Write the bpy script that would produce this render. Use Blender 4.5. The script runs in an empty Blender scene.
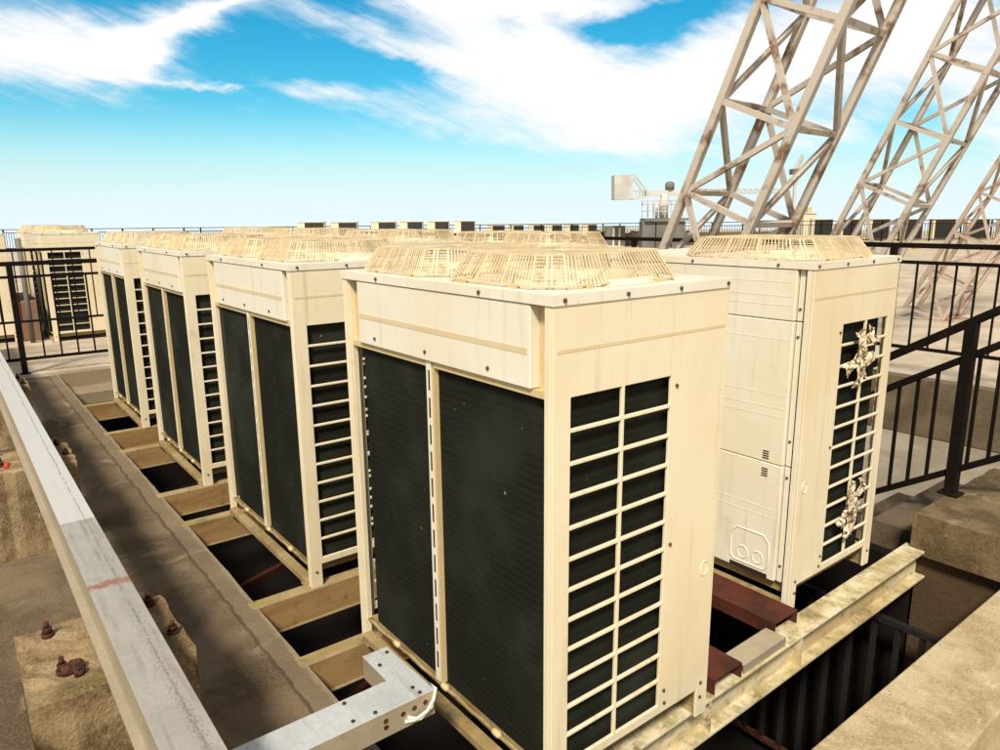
import bpy, math, random
from math import radians as RAD, sin, cos, pi
random.seed(7)
scn = bpy.context.scene
COL = scn.collection
V3 = lambda *a: tuple(float(x) for x in a)

# ------------------------------------------------------------------ helpers
def vadd(a, b): return (a[0]+b[0], a[1]+b[1], a[2]+b[2])
def vsub(a, b): return (a[0]-b[0], a[1]-b[1], a[2]-b[2])
def vmul(a, k): return (a[0]*k, a[1]*k, a[2]*k)
def vdot(a, b): return a[0]*b[0]+a[1]*b[1]+a[2]*b[2]
def vcross(a, b): return (a[1]*b[2]-a[2]*b[1], a[2]*b[0]-a[0]*b[2], a[0]*b[1]-a[1]*b[0])
def vlen(a): return math.sqrt(vdot(a, a))
def vnorm(a):
    l = vlen(a) or 1.0
    return (a[0]/l, a[1]/l, a[2]/l)

class MB:
    def __init__(self): self.v = []; self.f = []; self.sm = []
    def poly(self, pts, smooth=False):
        n = len(self.v); self.v += [tuple(p) for p in pts]
        self.f.append(tuple(range(n, n+len(pts)))); self.sm.append(smooth)
    def box(self, x0, x1, y0, y1, z0, z1):
        n = len(self.v)
        self.v += [(x0,y0,z0),(x1,y0,z0),(x1,y1,z0),(x0,y1,z0),(x0,y0,z1),(x1,y0,z1),(x1,y1,z1),(x0,y1,z1)]
        for q in ((0,3,2,1),(4,5,6,7),(0,1,5,4),(1,2,6,5),(2,3,7,6),(3,0,4,7)):
            self.f.append(tuple(n+i for i in q)); self.sm.append(False)
        return self
    def bar(self, p, q, w, h=None, up=(0,0,1)):
        h = h or w
        d = vnorm(vsub(q, p))
        if abs(vdot(d, up)) > 0.98: up = (1,0,0)
        s = vnorm(vcross(d, up)); u = vcross(s, d)
        n = len(self.v)
        for c in (p, q):
            for a, b in ((-1,-1),(1,-1),(1,1),(-1,1)):
                self.v.append(vadd(c, vadd(vmul(s, a*w/2), vmul(u, b*h/2))))
        for t in ((3,2,1,0),(4,5,6,7),(0,1,5,4),(1,2,6,5),(2,3,7,6),(3,0,4,7)):
            self.f.append(tuple(n+i for i in t)); self.sm.append(False)
        return self
    def tube(self, pts, r, n=8, closed=False):
        base = len(self.v); m = len(pts); prev = None
        for i, p in enumerate(pts):
            if closed: d = vsub(pts[(i+1) % m], pts[(i-1) % m])
            elif i == 0: d = vsub(pts[1], pts[0])
            elif i == m-1: d = vsub(pts[-1], pts[-2])
            else: d = vsub(pts[i+1], pts[i-1])
            d = vnorm(d)
            if prev is None:
                up = (0,0,1) if abs(d[2]) < 0.95 else (1,0,0)
                s = vnorm(vcross(d, up))
            else:
                s = vnorm(vsub(prev, vmul(d, vdot(prev, d))))
            prev = s; u = vcross(s, d)
            rr = r[i] if isinstance(r, (list, tuple)) else r
            for k in range(n):
                a = 2*pi*k/n
                self.v.append(vadd(p, vadd(vmul(s, rr*cos(a)), vmul(u, rr*sin(a)))))
        for i in range(m if closed else m-1):
            j = (i+1) % m
            for k in range(n):
                l = (k+1) % n
                self.f.append((base+i*n+k, base+i*n+l, base+j*n+l, base+j*n+k)); self.sm.append(n > 5)
        if not closed:
            self.f.append(tuple(base+k for k in range(n))[::-1]); self.sm.append(False)
            self.f.append(tuple(base+(m-1)*n+k for k in range(n))); self.sm.append(False)
        return self
    def cyl(self, p, q, r, n=16): return self.tube([p, q], r, n)
    def plate(self, us, vs, solid, t0, t1, mp):
        """welded sheet with openings: us, vs cut lines, solid(i,j) bool, thickness t0..t1, mp(u,v,t)->xyz"""
        idx = {}
        def vi(i, j, k):
            if (i,j,k) not in idx:
                idx[(i,j,k)] = len(self.v); self.v.append(mp(us[i], vs[j], (t0, t1)[k]))
            return idx[(i,j,k)]
        S = lambda i, j: 0 <= i < len(us)-1 and 0 <= j < len(vs)-1 and solid(i, j)
        def F(*q): self.f.append(q); self.sm.append(False)
        for i in range(len(us)-1):
            for j in range(len(vs)-1):
                if not S(i, j): continue
                F(vi(i,j,0), vi(i+1,j,0), vi(i+1,j+1,0), vi(i,j+1,0))
                F(vi(i,j,1), vi(i,j+1,1), vi(i+1,j+1,1), vi(i+1,j,1))
                if not S(i-1, j): F(vi(i,j,0), vi(i,j+1,0), vi(i,j+1,1), vi(i,j,1))
                if not S(i+1, j): F(vi(i+1,j,0), vi(i+1,j,1), vi(i+1,j+1,1), vi(i+1,j+1,0))
                if not S(i, j-1): F(vi(i,j,0), vi(i,j,1), vi(i+1,j,1), vi(i+1,j,0))
                if not S(i, j+1): F(vi(i,j+1,0), vi(i+1,j+1,0), vi(i+1,j+1,1), vi(i,j+1,1))
        return self
    def merge(self, other, mp=None):
        n = len(self.v)
        self.v += [mp(p) for p in other.v] if mp else other.v
        self.f += [tuple(n+i for i in f) for f in other.f]; self.sm += other.sm
        return self
    def build(self, name, mat, parent=None, bevel=0, loc=None, seg=1):
        me = bpy.data.meshes.new(name)
        me.from_pydata(self.v, [], self.f); me.update()
        import bmesh
        bm = bmesh.new(); bm.from_mesh(me)
        bmesh.ops.recalc_face_normals(bm, faces=bm.faces[:])
        bm.to_mesh(me); bm.free()
        me.polygons.foreach_set('use_smooth', self.sm[:len(me.polygons)])
        me.materials.append(mat)
        o = bpy.data.objects.new(name, me); COL.objects.link(o)
        if parent is not None: o.parent = parent
        if loc: o.location = loc
        if bevel:
            b = o.modifiers.new('edge', 'BEVEL'); b.width = bevel; b.segments = seg
            b.limit_method = 'ANGLE'; b.angle_limit = RAD(40); b.harden_normals = False
        return o

def tag(o, label=None, cat=None, group=None, kind=None):
    if label: o['label'] = label
    if cat: o['category'] = cat
    if group: o['group'] = group
    if kind: o['kind'] = kind
    return o
def empty(name, label, cat, loc=(0,0,0), rz=0, group=None):
    o = bpy.data.objects.new(name, None); COL.objects.link(o)
    o.empty_display_size = 0.1
    o.location = loc; o.rotation_euler = (0,0,rz)
    return tag(o, label, cat, group)
def dup(root, loc, rz, label=None, group=None):
    r = root.copy(); COL.objects.link(r); r.location = loc; r.rotation_euler = (0,0,rz)
    if label: r['label'] = label
    if group: r['group'] = group
    for ch in list(root.children):
        c = ch.copy(); COL.objects.link(c); c.parent = r
        for g in ch.children:
            d = g.copy(); COL.objects.link(d); d.parent = c
    return r

# ------------------------------------------------------------------ camera
CAMP = (1.38639, -1.25205, 1.79051)
cam_d = bpy.data.cameras.new('camera'); cam = bpy.data.objects.new('camera', cam_d); COL.objects.link(cam)
cam.location = CAMP; cam.rotation_euler = (1.3540839, 0.0100339, 0.9094361)
cam_d.sensor_width = 36; cam_d.lens = 720.923*36/1000; cam_d.clip_start = 0.05; cam_d.clip_end = 3000
scn.camera = cam

# ------------------------------------------------------------------ materials
def lin(r, g, b):
    f = lambda c: (c/255/12.92) if c/255 <= 0.04045 else ((c/255+0.055)/1.055)**2.4
    return (f(r), f(g), f(b), 1)
class N:
    def __init__(s, name):
        s.m = bpy.data.materials.new(name); s.m.use_nodes = True; s.t = s.m.node_tree
        s.b = s.t.nodes['Principled BSDF']; s.pos = None
    def n(s, typ, **kw):
        x = s.t.nodes.new(typ)
        for k, v in kw.items(): setattr(x, k, v)
        return x
    def l(s, a, b): s.t.links.new(a, b)
    def P(s):
        if s.pos is None: s.pos = s.n('ShaderNodeNewGeometry')
        return s.pos.outputs['Position']
    def noise(s, scale, detail=4, rough=0.55, stretch=None, dist=0):
        x = s.n('ShaderNodeTexNoise'); x.inputs['Scale'].default_value = scale
        x.inputs['Detail'].default_value = detail; x.inputs['Roughness'].default_value = rough
        x.inputs['Distortion'].default_value = dist
        if stretch:
            m = s.n('ShaderNodeMapping'); m.inputs['Scale'].default_value = stretch
            s.l(s.P(), m.inputs['Vector']); s.l(m.outputs[0], x.inputs['Vector'])
        else: s.l(s.P(), x.inputs['Vector'])
        return x.outputs['Fac']
    def ramp(s, src, a, b, lo=0.0, hi=1.0):
        r = s.n('ShaderNodeMapRange'); r.interpolation_type = 'SMOOTHSTEP'
        s.l(src, r.inputs['Value'])
        for k, v in (('From Min', a), ('From Max', b), ('To Min', lo), ('To Max', hi)): r.inputs[k].default_value = v
        return r.outputs['Result']
    def mix(s, fac, a, b, mode='MIX'):
        x = s.n('ShaderNodeMix', data_type='RGBA', blend_type=mode)
        for sock, v in ((x.inputs['Factor'], fac), (x.inputs['A'], a), (x.inputs['B'], b)):
            if hasattr(v, 'links') or hasattr(v, 'is_linked'): s.l(v, sock)
            else: sock.default_value = v
        return x.outputs['Result']
    def math(s, op, a, b=None, clamp=False):
        x = s.n('ShaderNodeMath', operation=op); x.use_clamp = clamp
        for i, v in enumerate((a, b)):
            if v is None: continue
            if hasattr(v, 'is_linked'): s.l(v, x.inputs[i])
            else: x.inputs[i].default_value = v
        return x.outputs[0]
    def xyz(s):
        x = s.n('ShaderNodeSeparateXYZ'); s.l(s.P(), x.inputs[0]); return x.outputs
    def nz(s):
        s.P(); x = s.n('ShaderNodeSeparateXYZ'); s.l(s.pos.outputs['Normal'], x.inputs[0]); return x.outputs['Z']
    def bump(s, h, strength=0.3, dist=0.01):
        x = s.n('ShaderNodeBump'); x.inputs['Strength'].default_value = strength; x.inputs['Distance'].default_value = dist
        s.l(h, x.inputs['Height']); s.l(x.outputs[0], s.b.inputs['Normal'])
    def done(s, col, rough=0.6, metal=0.0, spec=0.5):
        for nm, v in (('Base Color', col), ('Roughness', rough), ('Metallic', metal), ('Specular IOR Level', spec)):
            k = s.b.inputs[nm]
            if hasattr(v, 'is_linked'): s.l(v, k)
            else: k.default_value = v
        return s.m
def plain(name, col, rough=0.6, metal=0.0, var=0.12, scale=8):
    s = N(name); n = s.noise(scale, 5)
    c = s.mix(s.ramp(n, 0.35, 0.7), tuple(x*(1+var) for x in col[:3])+(1,), tuple(x*(1-var) for x in col[:3])+(1,))
    return s.done(c, rough, metal)

def cream(name, base, dirt=0.5):
    s = N(name)
    c = s.mix(s.ramp(s.noise(1.3, 3), 0.35, 0.7), base, tuple(x*y for x, y in zip(base[:3], (0.95, 0.91, 0.82)))+(1,))
    st = s.ramp(s.noise(1.0, 5, 0.6, (26, 26, 1.6)), 0.52, 0.8, 0, 0.35*dirt)
    c = s.mix(st, c, (0.38, 0.28, 0.14, 1))
    sp = s.ramp(s.noise(55, 3, 0.7), 0.68, 0.76, 0, 0.45*dirt)
    c = s.mix(sp, c, (0.30, 0.18, 0.07, 1))
    bl = s.ramp(s.noise(3.5, 6, 0.7), 0.6, 0.78, 0, 0.35*dirt)
    c = s.mix(bl, c, (0.42, 0.31, 0.16, 1))
    s.bump(s.noise(3.0, 3), 0.25, 0.02)
    return s.done(c, s.ramp(s.noise(9, 3), 0.3, 0.7, 0.42, 0.6), 0, 0.4)
M = {}
M['cream'] = cream('cream_paint', (0.80, 0.69, 0.49, 1), 1.15)
M['cream_panel'] = cream('cream_panel_paint', (0.79, 0.73, 0.60, 1), 1.1)
M['cream_inner'] = cream('cream_inner_paint', (0.62, 0.47, 0.24, 1), 0.8)
M['guard'] = plain('guard_wire_paint', (0.68, 0.54, 0.33, 1), 0.45, 0, 0.1, 14)
M['screw'] = plain('screw_metal', (0.10, 0.06, 0.035, 1), 0.5, 0.4)
M['stain'] = cream('yellowed_cream_paint', (0.68, 0.55, 0.34, 1), 0.9)
M['black'] = plain('shadow_gap', (0.012, 0.010, 0.008, 1), 0.8)
M['fan'] = plain('fan_plastic', (0.03, 0.03, 0.032, 1), 0.45)
def coil_mat():
    s = N('coil_fins')
    z = s.xyz()[2]
    w = s.math('SINE', s.math('MULTIPLY', z, 2*pi/0.0254))
    w2 = s.ramp(w, -1, 1)
    c = s.mix(w2, (0.0130, 0.0130, 0.0092, 1), (0.0165, 0.0168, 0.0120, 1))
    c = s.mix(s.ramp(s.noise(2.0, 5, 0.6), 0.4, 0.75), c, (0.030, 0.033, 0.024, 1))
    sc = s.ramp(s.noise(1.0, 4, 0.6, (9, 9, 60)), 0.66, 0.72, 0, 0.25)
    c = s.mix(sc, c, (0.045, 0.052, 0.042, 1))
    fl = s.ramp(s.noise(38, 2, 0.5), 0.77, 0.79, 0, 0.6)
    c = s.mix(fl, c, (0.35, 0.36, 0.30, 1))
    s.bump(s.math('ADD', s.math('MULTIPLY', w2, .4), s.noise(14, 4, .6)), 0.10, 0.003)
    return s.done(c, 0.85, 0.0, 0.04)
M['coil'] = coil_mat()
def galv(name, base=(0.72, 0.71, 0.67, 1), band=False, patch=None, rust=0.3):
    s = N(name)
    v = s.n('ShaderNodeTexVoronoi'); v.inputs['Scale'].default_value = 110; s.l(s.P(), v.inputs['Vector'])
    sep = s.n('ShaderNodeSeparateColor'); s.l(v.outputs['Color'], sep.inputs[0])
    c = s.mix(s.ramp(sep.outputs[0], 0, 1), base, tuple(x*0.90 for x in base[:3])+(1,))
    c = s.mix(s.ramp(s.noise(5, 5, .6), .45, .65, 0, .35), c, tuple(x*0.7 for x in base[:3])+(1,))
    c = s.mix(s.ramp(s.noise(1.0, 6, 0.65, (2.5, 26, 10)), 0.55, 0.72, 0, 0.6), c, (0.36, 0.31, 0.24, 1))
    c = s.mix(s.ramp(s.noise(7, 6, 0.7), 0.60, 0.72, 0, rust), c, (0.30, 0.16, 0.07, 1))
    if band:
        X, Y, Z = s.xyz()
        e = s.math('ADD', s.math('MULTIPLY', s.math('SUBTRACT', s.noise(26, 4), 0.5), 0.09), X)
        e = s.math('ABSOLUTE', s.math('SUBTRACT', e, band))
        mk = s.math('MULTIPLY', s.ramp(e, 0.030, 0.012), s.ramp(s.noise(60, 4), 0.34, 0.46))
        c = s.mix(s.math('MULTIPLY', mk, 0.8), c, (0.36, 0.085, 0.045, 1))
        c = s.mix(s.math('MULTIPLY', s.ramp(s.noise(1, 7, .7, (3, 40, 1)), .50, .66), .55), c, (0.24, 0.20, 0.15, 1))
        # whiter colour on the far length, ending in a straight line
        wv = s.ramp(X, patch+0.004, patch-0.004)
        c = s.mix(s.math('MULTIPLY', wv, 0.75), c, (0.72, 0.69, 0.64, 1))
        # scored line along the top
        ln = s.math('ABSOLUTE', s.math('SUBTRACT', s.math('ADD', Y, s.math('MULTIPLY', s.noise(4, 3), 0.012)), -0.905))
        gr = s.math('MULTIPLY', s.ramp(ln, 0.030, 0.004), s.ramp(s.noise(170, 3, .6), .52, .60))
        c = s.mix(s.math('MULTIPLY', s.math('MULTIPLY', gr, .9), s.ramp(X, -1.9, -.6)), c, (0.20, 0.16, 0.11, 1))
        lm = s.math('MULTIPLY', s.ramp(ln, 0.0045, 0.0015), s.ramp(s.noise(1, 5, 0.7, (30, 90, 1)), 0.42, 0.5))
        c = s.mix(s.math('MULTIPLY', lm, 0.7), c, (0.22, 0.20, 0.17, 1))
    s.bump(sep.outputs[0], 0.12, 0.002)
    return s.done(c, 0.42, 0.25, 0.5)
M['galv_tray'] = galv('galvanised_tray_metal', (0.47, 0.43, 0.37, 1), band=-1.170, patch=-1.83, rust=0.25)
M['galv'] = galv('galvanised_metal', (0.62, 0.64, 0.63, 1), rust=0.35)
M['galv_side'] = galv('stained_galvanised_metal', (0.46, 0.38, 0.26, 1), rust=0.6)
def concrete(name, base, dark, light=None, sc=1.0, moss=0.0, spots=0.5, edge=None, bumpv=0.5):
    s = N(name)
    n1 = s.noise(1.6*sc, 8, 0.62, None, 0.4)
    c = s.mix(s.ramp(n1, 0.38, 0.62), base, dark)
    if light: c = s.mix(s.ramp(s.noise(3.2*sc, 7, 0.65, None, 0.8), 0.56, 0.70, 0, 0.7), c, light)
    c = s.mix(s.ramp(s.noise(34*sc, 5, 0.7), 0.60, 0.70, 0, spots), c, tuple(x*0.32 for x in dark[:3])+(1,))
    c = s.mix(s.ramp(s.noise(90, 3, 0.6), 0.35, 0.75, 0, 0.35), c, tuple(min(1, x*1.6) for x in base[:3])+(1,))
    if moss:
        mm = s.math('MULTIPLY', s.ramp(s.noise(4.5, 6, 0.7), 0.50, 0.66), s.ramp(s.nz(), 0.3, 0.8, 0.45, 1.0))
        c = s.mix(s.math('MULTIPLY', mm, moss), c, (0.13, 0.11, 0.03, 1))
    if edge:
        Yc = s.xyz()[1]
        yy = s.math('ADD', Yc, s.math('MULTIPLY', s.math('SUBTRACT', s.noise(9, 5, .7), .5), .05))
        c = s.mix(s.ramp(yy, edge-.012, edge+.006, 0, .55), c, (0.22, 0.165, 0.105, 1))
        e2 = s.math('ABSOLUTE', s.math('SUBTRACT', yy, edge))
        c = s.mix(s.ramp(e2, .012, .003, 0, .6), c, (0.030, 0.020, 0.012, 1))
        c = s.mix(s.ramp(yy, edge+.075, edge+.100, 0, .6), c, (0.34, 0.26, 0.17, 1))
    if 1:
        vo = s.n('ShaderNodeTexVoronoi'); vo.inputs['Scale'].default_value = 42; s.l(s.P(), vo.inputs['Vector'])
        po = s.math('MULTIPLY', s.ramp(vo.outputs['Distance'], .20, .10), s.ramp(s.noise(9, 4, .6), .46, .60))
        c = s.mix(s.math('MULTIPLY', po, min(.85, spots)), c, tuple(x*.35 for x in dark[:3])+(1,))
        c = s.mix(s.ramp(s.noise(70, 8, .8), .52, .64, 0, .45), c, tuple(x*.62 for x in base[:3])+(1,))
        c = s.mix(s.ramp(s.noise(45, 8, .8, (1.01, 1, 1)), .60, .72, 0, .4), c, tuple(min(1, x*1.9) for x in base[:3])+(1,))
    h = s.math('ADD', s.noise(28*sc, 8, 0.7), s.math('MULTIPLY', n1, 1.5))
    s.bump(h, bumpv, 0.012)
    return s.done(c, 0.9, 0, 0.2)
M['walk'] = concrete('dirty_walkway_concrete', (0.185, 0.132, 0.080, 1), (0.085, 0.058, 0.034, 1), (0.30, 0.23, 0.145, 1), 1.1, 0.0, 0.4, edge=-.375)
M['pier'] = concrete('pier_concrete', (0.38, 0.27, 0.145, 1), (0.16, 0.095, 0.04, 1), (0.50, 0.40, 0.25, 1), 3.6, 0.5, 0.7, bumpv=0.8)
M['wall'] = concrete('pale_wall_concrete', (0.50, 0.40, 0.24, 1), (0.33, 0.24, 0.125, 1), (0.62, 0.54, 0.38, 1), 2.6, 0.30, 0.95)
M['plinth'] = concrete('plinth_concrete', (0.20, 0.135, 0.070, 1), (0.085, 0.055, 0.028, 1), (0.36, 0.27, 0.16, 1), 3.5, 0.45, 0.7, bumpv=0.7)
M['step'] = concrete('step_concrete', (0.14, 0.10, 0.062, 1), (0.06, 0.042, 0.025, 1), None, 1.6, 0.1, 0.4)
M['deck'] = concrete('pale_deck_concrete', (0.52, 0.43, 0.32, 1), (0.36, 0.28, 0.19, 1), (0.62, 0.53, 0.41, 1), 0.7, 0.0, 0.4, bumpv=0.2)
M['lower'] = concrete('lower_floor_concrete', (0.30, 0.255, 0.19, 1), (0.20, 0.165, 0.115, 1), None, 0.8, 0.0, 0.2, bumpv=0.2)
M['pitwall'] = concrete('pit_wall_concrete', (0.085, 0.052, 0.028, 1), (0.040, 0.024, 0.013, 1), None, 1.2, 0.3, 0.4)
M['pit'] = concrete('pit_shade_concrete', (0.0075, 0.0045, 0.0028, 1), (0.004, 0.0025, 0.0018, 1), None, 1.2, 0.0, 0.3)  # pit shade painted into a near-black base, for floor and walls
M['retain'] = concrete('retaining_wall_concrete', (0.155, 0.115, 0.07, 1), (0.08, 0.058, 0.034, 1), None, 1.0, 0.2, 0.3)
def beam_mat(name, base, mossy=0.85):
    s = N(name)
    c = s.mix(s.ramp(s.noise(1.0, 6, 0.6, (6, 1.6, 9)), 0.4, 0.65), base, tuple(x*y for x, y in zip(base[:3], (0.72, 0.62, 0.48)))+(1,))
    mm = s.math('MULTIPLY', s.ramp(s.noise(11, 8, 0.75), 0.38, 0.66), s.ramp(s.nz(), 0.3, 0.9, 0.22, 1.0))
    c = s.mix(s.math('MULTIPLY', mm, mossy), c, (0.27, 0.225, 0.075, 1))
    c = s.mix(s.ramp(s.noise(16, 6, 0.7), 0.56, 0.70, 0, 0.75), c, (0.13, 0.07, 0.03, 1))
    c = s.mix(s.ramp(s.noise(4, 8, 0.75, (1, 1, 3)), 0.50, 0.66, 0, 0.55), c, (0.16, 0.11, 0.055, 1))
    s.bump(s.noise(30, 6, 0.7), 0.35, 0.004)
    return s.done(c, 0.65, 0, 0.3)
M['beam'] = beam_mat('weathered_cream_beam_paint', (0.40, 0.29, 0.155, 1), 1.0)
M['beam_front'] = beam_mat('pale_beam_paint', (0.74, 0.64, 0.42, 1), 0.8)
def rusty(name, a, b, sc=6, fac=(0.42, 0.62)):
    s = N(name)
    c = s.mix(s.ramp(s.noise(sc, 7, 0.65), fac[0], fac[1]), a, b)
    s.bump(s.noise(sc*8, 5, 0.7), 0.4, 0.003)
    return s.done(c, 0.75, 0, 0.3)
M['redox'] = rusty('red_oxide_paint', (0.085, 0.020, 0.010, 1), (0.045, 0.013, 0.007, 1), 5)
M['rust'] = rusty('rust', (0.085, 0.028, 0.012, 1), (0.030, 0.012, 0.008, 1), 30)
M['tower'] = rusty('peeling_beige_steel_paint', (0.54, 0.46, 0.37, 1), (0.20, 0.105, 0.05, 1), 5.0, (0.50, 0.68))
M['tower_red'] = rusty('reddish_beige_steel_paint', (0.50, 0.38, 0.29, 1), (0.30, 0.14, 0.085, 1), 2.2, (0.52, 0.68))
M['rail'] = rusty('dark_railing_paint', (0.007, 0.0045, 0.003, 1), (0.020, 0.010, 0.005, 1), 9, (0.5, 0.75))
M['rail'].node_tree.nodes['Principled BSDF'].inputs['Specular IOR Level'].default_value = 0.12
M['rag'] = plain('frayed_cloth', (0.66, 0.53, 0.36, 1), 0.95, 0, 0.28, 14)
M['rag'].node_tree.nodes['Principled BSDF'].inputs['Specular IOR Level'].default_value = 0.05
M['rag_white'] = plain('white_cord', (0.80, 0.72, 0.58, 1), 0.8)
M['crane'] = plain('pale_grey_steel', (0.50, 0.48, 0.43, 1), 0.6, 0, 0.15, 1)
M['crane_dark'] = plain('dark_grey_steel', (0.14, 0.13, 0.11, 1), 0.7, 0, 0.2, 1)
M['bush'] = rusty('dull_green_leaves', (0.10, 0.10, 0.045, 1), (0.05, 0.055, 0.025, 1), 2)
M['brick'] = rusty('dull_red_brick', (0.26, 0.12, 0.07, 1), (0.18, 0.13, 0.08, 1), 5)
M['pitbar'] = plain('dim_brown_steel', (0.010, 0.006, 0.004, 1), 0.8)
M['beam_web'] = beam_mat('orange_stained_beam_paint', (0.36, 0.215, 0.09, 1), .5)
M['darkface'] = plain('dark_far_coil', (0.022, 0.018, 0.014, 1), 0.6)

# ------------------------------------------------------------------ condensing unit
W, D, H = 1.233, 0.765, 1.589
hw, hd = W/2, D/2
def screw_mesh(p, n):
    m = MB(); m.tube([p, vadd(p, vmul(n, 0.004)), vadd(p, vmul(n, 0.006))], [0.0062, 0.0062, 0.004], 8); return m
def make_unit(loc, label, group):
    t = empty('condensing_unit', label, 'air conditioner', loc, 0, group)
    cr, pn, inn = M['cream'], M['cream_panel'], M['cream_inner']
    # top cover with two round fan openings and a folded lip
    m = MB(); zt = H; R = 0.235; nseg = 40
    for cx in (-hw/2, hw/2):
        x0, x1, y0, y1 = (-hw-.004, 0, -hd-.004, hd+.004) if cx < 0 else (0, hw+.004, -hd-.004, hd+.004)
        ring_i, ring_o = [], []
        for k in range(nseg):
            a = 2*pi*(k+.5)/nseg; c, s_ = cos(a), sin(a)
            tt = min(((x1 if c > 0 else x0)-cx)/c if abs(c) > 1e-6 else 9, (y1 if s_ > 0 else y0)/s_ if abs(s_) > 1e-6 else 9)
            ring_i.append((cx+R*c, R*s_)); ring_o.append((cx+tt*c, tt*s_))
        for k in range(nseg):
            l = (k+1) % nseg
            m.poly([(*ring_i[k], zt), (*ring_o[k], zt), (*ring_o[l], zt), (*ring_i[l], zt)])
        for X in (x0, x1):
            for Y in (y0, y1):   # corner fill triangle
                near = sorted(ring_o, key=lambda q: (q[0]-X)**2+(q[1]-Y)**2)[:2]
                ka, kb = near
                if abs(ka[0]-X) > 1e-6 or abs(kb[1]-Y) > 1e-6 or True:
                    m.poly([(X, Y, zt), (*ka, zt), (*kb, zt)])
    L = 0.029
    for (a, b) in (((-hw-.004, -hd-.004), (hw+.004, -hd-.004)), ((hw+.004, -hd-.004), (hw+.004, hd+.004)), ((hw+.004, hd+.004), (-hw-.004, hd+.004)), ((-hw-.004, hd+.004), (-hw-.004, -hd-.004))):
        m.poly([(*a, zt), (*a, zt-L), (*b, zt-L), (*b, zt)])
        cx_ = lambda p: (p[0]*0.985, p[1]*0.975)
        m.poly([(*a, zt-L), (*cx_(a), zt-L), (*cx_(b), zt-L), (*b, zt-L)])
    m.build('top_cover', pn, t)
    for cx in (-hw/2, hw/2):
        m = MB()
        prof = [(R+.02, zt+.001), (R+.012, zt+.016), (R, zt+.020), (R-.012, zt+.010), (R-.016, zt-.05), (R-.01, zt-.20)]
        n = 40; b0 = len(m.v)
        for k in range(n):
            a = 2*pi*k/n
            for r_, z_ in prof: m.v.append((cx+r_*cos(a), r_*sin(a), z_))
        for k in range(n):
            l = (k+1) % n
            for q in range(len(prof)-1):
                m.f.append((k*6+q, l*6+q, l*6+q+1, k*6+q+1)); m.sm.append(True)
        m.build('bellmouth', cr, t)
        # fan
        f = MB(); f.tube([(cx, 0, zt-.17), (cx, 0, zt-.05), (cx, 0, zt-.035)], [.055, .055, .03], 18)
        for k in range(4):
            a0 = k*pi/2+.3
            r0, r1 = .05, .212
            pts = []
            for (r_, da, dz) in ((r0, -.35, -.03), (r0, .35, .03), (r1*.75, .62, .045), (r1, .55, .035), (r1, -.45, -.045), (r1*.75, -.5, -.045)):
                pts.append((cx+r_*cos(a0+da), r_*sin(a0+da), zt-.10+dz))
            f.poly(pts); f.poly([vadd(p, (0, 0, -.004)) for p in pts][::-1])
        f.build('fan', M['fan'], t)
        b = MB(); b.poly([(cx+.26*cos(2*pi*k/20), .26*sin(2*pi*k/20), zt-.42) for k in range(20)])  # black disc painted as the shade deep in the fan well
        b.build('fan_well_shade', M['black'], t)
        # wire guard: octagonal frustum of rods
        g = MB(); sx = -1 if cx < 0 else 1
        gx, gy = sx*.2925-.022, -.034
        ax, ay, ch = .268, .300, .070
        def octo(i, z, c=None):
            c = ch if c is None else c
            X, Y = ax-i, ay-i
            return [(gx-X+c, gy-Y, z), (gx+X-c, gy-Y, z), (gx+X, gy-Y+c, z), (gx+X, gy+Y-c, z), (gx+X-c, gy+Y, z), (gx-X+c, gy+Y, z), (gx-X, gy+Y-c, z), (gx-X, gy-Y+c, z)]
        z0, z1 = zt+.010, zt+.093
        ins = .046
        lo, hi = octo(0, z0), octo(ins, z1, ch*.80)
        wr = .0016
        lerp = lambda p, q, k: vadd(p, vmul(vsub(q, p), k))
        for e in range(8):
            a, b2, c2, d2 = lo[e], lo[(e+1) % 8], hi[e], hi[(e+1) % 8]
            for k in (0, .5, 1):
                p, q = lerp(a, c2, k), lerp(b2, d2, k)
                g.bar(p, q, 0.0052 if k != .5 else .003)
            g.bar(a, c2, .005)
            if e % 2 == 0:
                n = int(vlen(vsub(b2, a))/.0150)
                for k in range(1, n):
                    g.bar(lerp(a, b2, k/n), lerp(c2, d2, k/n), wr*1.75)
                for k in (.33, .67): g.bar(lerp(a, b2, k), lerp(c2, d2, k), .0045)
            else:
                for k in range(1, 9): g.bar(lerp(a, c2, k/9), lerp(b2, d2, k/9), wr*1.75)
                for k in (.42, .58): g.bar(lerp(a, b2, k), lerp(c2, d2, k), .005)
        for i in range(1, 9):
            o8 = octo(ins+(.195*i/9), z1, ch*.8*(1-i/11))
            for e in range(8): g.bar(o8[e], o8[(e+1) % 8], wr*1.5)
        for e in range(8):
            mid = lerp(hi[e], hi[(e+1) % 8], .5)
            g.bar(mid, (gx, gy, z1), .0045); g.bar(hi[e], (gx, gy, z1), .004)
        g.tube([(gx, gy, z1-.003), (gx, gy, z1+.004)], .03, 14)
        go = g.build('fan_guard', M['guard'], t)
        for e in (0, 2, 4, 6):
            for k in (.18, .82):
                p = lerp(lo[e], lo[(e+1) % 8], k)
                fm = MB(); fm.box(p[0]-.012, p[0]+.012, p[1]-.009, p[1]+.009, zt+.0005, zt+.010)
                fm.build('clip', inn, go)
    # coil face panel
    def emb(m, x0, x1, z0, z1, y, s): m.box(x0, x1, min(y, y+s*.0011), max(y, y+s*.0011), z0, z1)
    px0, px1 = -hw+.122, hw-.095
    m = MB(); m.box(px0, px1, -hd, -hd+.045, 1.322, H-.032)
    m.build('upper_panel', pn, t, .003)
    m = MB(); emb(m, px0+.012, px1-.012, 1.418, 1.436, -hd, -1)
    m.build('panel_ridge', M['stain'], t)
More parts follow.
